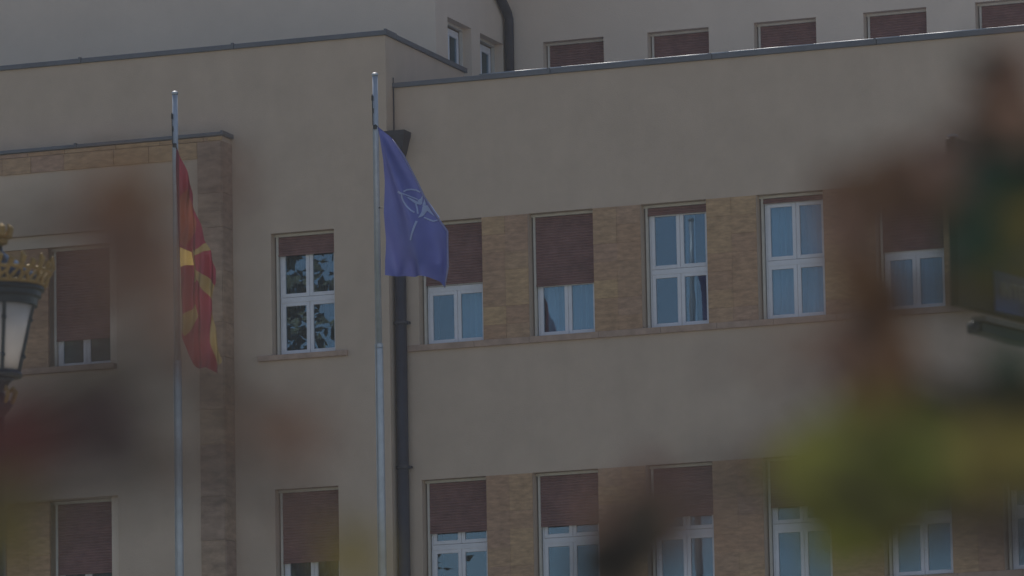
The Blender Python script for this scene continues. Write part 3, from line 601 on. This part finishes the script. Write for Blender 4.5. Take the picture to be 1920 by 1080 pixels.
bm = bmesh.new(); tube(bm, [(-38.33, 86.93, 18.99), (-38.30, 86.93, 18.9)], .009, 6); o = build('tie', bm, M['black'], fl2); to_local(o, fl2.location)

# ------------------------------------------------------------------ street lamp at the left edge
LX, LY = -22.89, 48.0
lp = empty('street_lamp', (LX, LY, 0), 'ornate street lamp with opal glass lantern, dark ribs and gilded crown', 'street lamp')
bm = bmesh.new(); lathe(bm, [(.22, 0), (.22, .25), (.14, .4), (.11, 1.0), (.085, 1.1), (.065, 5), (.05, 8.9)], 20); build('post', bm, M['lampdark'], lp, smooth=True)
bm = bmesh.new(); lathe(bm, [(.05, 8.9), (.09, 8.95), (.13, 9.0), (.07, 9.08), (.05, 9.12), (.10, 9.2), (.15, 9.235)], 20); build('bracket', bm, M['lampdark'], lp, smooth=True)
for k in range(8):
    a = k*math.pi/4+.2; ca, sa = math.cos(a), math.sin(a)
    bm = bmesh.new(); tube(bm, [(.06*ca, .06*sa, 8.98), (.13*ca, .13*sa, 9.03), (.165*ca, .165*sa, 9.11), (.13*ca, .13*sa, 9.16), (.11*ca, .11*sa, 9.12)], [.014, .018, .016, .013, .01], 8)
    build('scroll', bm, M['gold'], lp, smooth=True)
bm = bmesh.new(); lathe(bm, [(.15, 9.236), (.205, 9.245), (.215, 9.27), (.20, 9.30)], 28); build('lower_ring', bm, M['lampdark'], lp)
bm = bmesh.new(); lathe(bm, [(.185, 9.301), (.258, 9.60), (.325, 9.87)], 36); build('lantern_glass', bm, M['lampglass'], lp, smooth=True)
for k in range(6):
    a = math.radians(-90+20.6+15+60*k); ca, sa = math.cos(a), math.sin(a)
    rb = build('rib', (lambda b: (tube(b, [(.195*ca, .195*sa, 9.29), (.266*ca, .266*sa, 9.60), (.332*ca, .332*sa, 9.88)], .017, 8), b)[1])(bmesh.new()), M['lampdark'], lp)
    for zz, rr in ((9.42, .236), (9.74, .305)):
        bm = bmesh.new(); bmesh.ops.create_uvsphere(bm, u_segments=8, v_segments=6, radius=.024, matrix=Matrix.Translation((rr*ca, rr*sa, zz))); build('stud', bm, M['lampdark'], rb)
bm = bmesh.new(); lathe(bm, [(.32, 9.871), (.35, 9.875), (.355, 9.94), (.385, 9.955), (.385, 10.0), (.415, 10.015), (.41, 10.045)], 36); build('upper_ring', bm, M['lampdark'], lp)
bm = bmesh.new()
n = 28
def cp(a, r, z): return (r*math.cos(a), r*math.sin(a), z)
for k in range(n):                     # openwork crown: posts, arcs and rising leaf tips, flaring outward
    a0, a1 = 2*math.pi*k/n, 2*math.pi*(k+1)/n; am = (a0+a1)/2; s = .05 if k % 2 else -.05
    tube(bm, [cp(a0, .425, 10.06), cp(a0+s, .445, 10.12), cp(a0, .465, 10.19)], [.018, .015, .018], 6)
    tube(bm, [cp(a0, .425, 10.07), cp(am, .445, 10.125), cp(a1, .462, 10.18)], [.012, .014, .012], 6)
    tube(bm, [cp(a0, .465, 10.19), cp(am, .472, 10.172), cp(a1, .465, 10.19)], .017, 6)
    tube(bm, [cp(a0, .465, 10.19), cp(a0+.04, .485, 10.235+.03*(k % 2)), cp(a0-.02, .50, 10.255+.05*(k % 2))], [.024, .032, .008], 6)
lathe(bm, [(.405, 10.046), (.43, 10.05), (.43, 10.075), (.41, 10.08)], 36)
build('crown', bm, M['gold'], lp)
bm = bmesh.new(); lathe(bm, [(.39, 10.045), (.33, 10.17), (.19, 10.275), (.10, 10.33), (.05, 10.37), (.04, 10.42)], 32); build('dome', bm, mat('lantern_dome_metal', (.10, .12, .14), .25, metal=.7), lp, smooth=True)
bm = bmesh.new(); lathe(bm, [(.035, 10.42), (.085, 10.44), (.095, 10.47), (.05, 10.49), (.045, 10.51)], 20)
for k in range(8):
    a = k*math.pi/4; ca, sa = math.cos(a), math.sin(a)
    tube(bm, [(.04*ca, .04*sa, 10.48), (.11*ca, .11*sa, 10.52), (.125*ca, .125*sa, 10.58), (.10*ca, .10*sa, 10.61)], [.02, .03, .028, .01], 7)
tube(bm, [(0, 0, 10.48), (0, 0, 10.66)], [.04, .012], 8)
build('finial', bm, M['gold'], lp)

# ------------------------------------------------------------------ street sign at the right edge
az = math.radians(12.3)
sg = empty('street_sign', (-10.548, 36.0, 0), 'dark green sign board with a blue panel and white letters at the right edge', 'sign', rz=math.pi/2-az)
# local x runs along the board (away from the camera); local -y is the face towards the camera
build('board', BX(0, 1.75, 0, .06, 7.34, 8.42, bev=.006), M['signgreen'], sg)
build('corner_glint', BX(-.008, .04, -.008, .04, 8.425, 8.437), M['bright'], sg)  # bright plate added for the glint on the sunlit corner
build('blue_panel', BX(.47, 1.68, -.014, -.001, 7.36, 7.62), M['signblue'], sg)
bm = bmesh.new(); box(bm, .30, 1.78, -.03, .075, 7.275, 7.305); build('edge_strip', bm, M['signrail'], sg)
bm = bmesh.new(); box(bm, .26, 1.80, -.02, .09, 7.20, 7.27, bev=.01); build('bottom_rail', bm, M['signgreen'], sg)
bm = bmesh.new(); bmesh.ops.create_uvsphere(bm, u_segments=12, v_segments=8, radius=.034, matrix=Matrix.Translation((.235, .02, 7.235))); build('knob', bm, M['lampdark'], sg, smooth=True)
def bar(bm, x0, z0, x1, z1, t=.016):
    d = Vector((x1-x0, 0, z1-z0)).normalized(); nx = Vector((-d.z, 0, d.x))*t/2
    a, b = Vector((x0, 0, z0)), Vector((x1, 0, z1))
    q = [a-nx, b-nx, b+nx, a+nx]; f = [bm.verts.new((v.x, -.021, v.z)) for v in q]; k = [bm.verts.new((v.x, -.015, v.z)) for v in q]
    bm.faces.new(f); bm.faces.new(k[::-1])
    for i in range(4): bm.faces.new((f[i], k[i], k[(i+1) % 4], f[(i+1) % 4]))
zl, zh = 7.47, 7.56
for xo, segs in ((.565, [(0, 0, 0, 1)]), (.60, [(0, 0, 0, 1), (0, 1, .9, 0), (.9, 0, .9, 1)]), (.695, [(.45, 0, .45, 1), (0, 1, .9, 1)]), (.785, [(0, 0, 0, 1), (0, 0, .8, 0), (0, .5, .7, .5), (0, 1, .8, 1)])):
    bm = bmesh.new()
    for k, (a, b, c, d) in enumerate(segs): bar(bm, xo+a*.075, zl+b*(zh-zl), xo+c*.075, zl+d*(zh-zl))
    build('letter', bm, M['signwhite'], sg)
bm = bmesh.new(); tube(bm, [(1.70, .14, 0), (1.70, .14, 8.5)], .055, 14); build('post', bm, M['lampdark'], sg, smooth=True)

# ------------------------------------------------------------------ foreground trees with autumn leaves
def leaf_mesh(seed):
    r = random.Random(seed); bm = bmesh.new(); n = 20; c = bm.verts.new((0, 0, 0)); rg = []
    for k in range(n):
        a = 2*math.pi*k/n; lobe = .5*(.66+.26*abs(math.cos(2.5*a))+.08*r.uniform(-1, 1))
        if abs(a-1.5*math.pi) < .3: lobe *= .6
        rg.append(bm.verts.new((lobe*math.cos(a), lobe*math.sin(a), .10*math.sin(2*a+r.uniform(0, 1))+.05*r.uniform(-1, 1))))
    for k in range(n): bm.faces.new((c, rg[k], rg[(k+1) % n]))
    tip = rg[15].co.copy()
    tube(bm, [tip*.9, tip*1.7+Vector((0, 0, .03))], .012, 4)
    me = bpy.data.meshes.new('leaf'); bm.to_mesh(me); bm.free(); return me
LM = {}
for k in LC:
    for v in range(3):
        me = leaf_mesh(hash(k) % 97+v if False else len(LM)+11); me.materials.append(M['leaf_'+k]); LM[(k, v)] = me
def near_tree(base, label, leaves, seed, lean):
    r = random.Random(seed)
    t = empty('autumn_tree', base, label, 'tree', 'autumn trees close to the camera')
    bx = Vector(base)
    bm = bmesh.new(); tube(bm, [(0, 0, -.1), (.02, .01, .8), (-.02, .03, 1.9), (.03, 0, 3.0), (.0, .05, 4.2), (.05, 0, 5.4)], [.10, .085, .075, .06, .045, .02], 12)
    build('trunk', bm, M['bark'], t, smooth=True)
    pts = [Vector(p)-bx for p, s, c in leaves]
    used = [[] for _ in range(7)]
    zs = sorted(range(len(pts)), key=lambda i: pts[i].z)
    for j, i in enumerate(zs): used[int(j*7/len(zs))].append(i)
    for grp in used:                      # a limb for each group of leaves, with a twig to every leaf
        if not grp: continue
        c = sum((pts[i] for i in grp), Vector())/len(grp)
        st = Vector((0, .02, c.z-.35))
        bm = bmesh.new()
        mid = st.lerp(c, .5)+Vector((0, 0, .06))
        tube(bm, [st, mid, c], [.012, .005, .002], 6)
        for i in grp:
            q = pts[i]; tube(bm, [mid.lerp(c, r.uniform(.3, 1)), (c+q)/2+Vector((0, 0, .02)), q], [.002, .0015, .001], 4)
        build('branch', bm, M['bark'], t)
    for (p, s, c), q in zip(leaves, pts):
        o = link('leaf', LM[(c, r.randrange(3))], None, t, q)
        o.scale = (s*1.06, s*1.06, s*1.06)
        o.rotation_euler = (math.pi/2+r.uniform(-.5, .5), r.uniform(-.3, .3)+r.uniform(-3, 3)*0, .36+r.uniform(-.6, .6))
        o.rotation_euler.rotate_axis('Z', r.uniform(0, 6.28))
    # the rest of the crown, above the view
    bm = bmesh.new()
    for k in range(900):
        a = r.uniform(0, 6.283); rr = r.uniform(.15, 1.15)**.7; z = r.uniform(3.3, 6.0)
        p = Vector((rr*math.cos(a), rr*math.sin(a), z))
        Rm = Matrix.Rotation(r.uniform(0, 6.28), 3, 'X') @ Matrix.Rotation(r.uniform(0, 6.28), 3, 'Z')
        s = r.uniform(.04, .07)
        vs = [bm.verts.new(p+Rm @ Vector(v)*s) for v in ((-.5, -1, 0), (.5, -1, 0), (1, .1, .2), (0, 1.1, 0), (-1, .1, .2))]
        bm.faces.new(vs)
    c = build('crown', bm, M['leaf_brown'], t); c['kind'] = 'stuff'
    for k in range(9):
        a = k*2.4; bm = bmesh.new(); z = 3.0+k*.26
        tube(bm, [(0, .02, z), (.5*math.cos(a), .5*math.sin(a), z+.35), (.95*math.cos(a), .95*math.sin(a), z+.75)], [.022, .012, .004], 6)
        build('branch', bm, M['bark'], t)
near_tree((-3.05, 3.2, 0), 'small tree whose blurred rust and dark red leaves hang across the left of the view', LEAVES_L, 3, 1)
near_tree((-.35, 5.0, 0), 'small tree whose blurred olive and brown leaves hang across the right of the view', LEAVES_R, 4, -1)

# ------------------------------------------------------------------ tall tree off to the left, seen mirrored in the windows
def big_tree(x, y, h, rad, label, seed):
    r = random.Random(seed)
    t = empty('tall_tree', (x, y, 0), label, 'tree', 'tall trees left of the plaza')
    bm = bmesh.new(); tube(bm, [(0, 0, -.2), (.1, .1, h*.25), (-.1, 0, h*.55), (0, .1, h*.92)], [.5, .38, .22, .05], 12); build('trunk', bm, M['bark'], t, smooth=True)
    cl = []
    for k in range(13):
        z = h*.32+k*h*.05; a = k*2.4; L = rad*(1-.05*abs(k-5)); bm = bmesh.new()
        e = Vector((L*.8*math.cos(a), L*.8*math.sin(a), z+1.5))
        tube(bm, [(0, 0, z), e*.5+Vector((0, 0, z*.5+.4)), e], [.14, .08, .02], 6); build('branch', bm, M['bark'], t); cl.append(e)
    for k in range(26):
        a = r.uniform(0, 6.28); cl.append(Vector((rad*.6*r.random()*math.cos(a), rad*.6*r.random()*math.sin(a), r.uniform(h*.38, h))))
    V, F = [], []
    for k in range(95000):
        c = r.choice(cl); p = c+Vector((r.gauss(0, 1.0), r.gauss(0, 1.0), r.gauss(0, .9)))
        Rm = Matrix.Rotation(r.uniform(0, 6.28), 3, 'X') @ Matrix.Rotation(r.uniform(0, 6.28), 3, 'Z'); s = r.uniform(.08, .2)
        i0 = len(V); V += [tuple(p+Rm @ Vector(v)*s) for v in ((-.6, 0, 0), (0, -1, .1), (.6, 0, 0), (0, 1, .1))]; F.append((i0, i0+1, i0+2, i0+3))
    me = bpy.data.meshes.new('crown'); me.from_pydata(V, [], F)
    c = link('crown', me, M['tleaf'], t); c['kind'] = 'stuff'
big_tree(-53.7, 71, 27, 4.6, 'tall leafy tree mirrored in the upper left windows of the building', 5)

# ------------------------------------------------------------------ thin haze volume, added to lift the dark tones
hz = build('added_haze', BX(-160, 120, -60, 180, -1.2, 34), None); hz['kind'] = 'stuff'
hm_ = bpy.data.materials.new('added_haze'); hm_.use_nodes = True
for x in list(hm_.node_tree.nodes):
    if x.type == 'BSDF_PRINCIPLED': hm_.node_tree.nodes.remove(x)
vo = hm_.node_tree.nodes.new('ShaderNodeVolumePrincipled'); vo.inputs['Color'].default_value = (.94, .92, .9, 1); vo.inputs['Density'].default_value = .0005
hm_.node_tree.links.new(vo.outputs[0], [x for x in hm_.node_tree.nodes if x.type == 'OUTPUT_MATERIAL'][0].inputs['Volume'])
hz.data.materials.append(hm_)
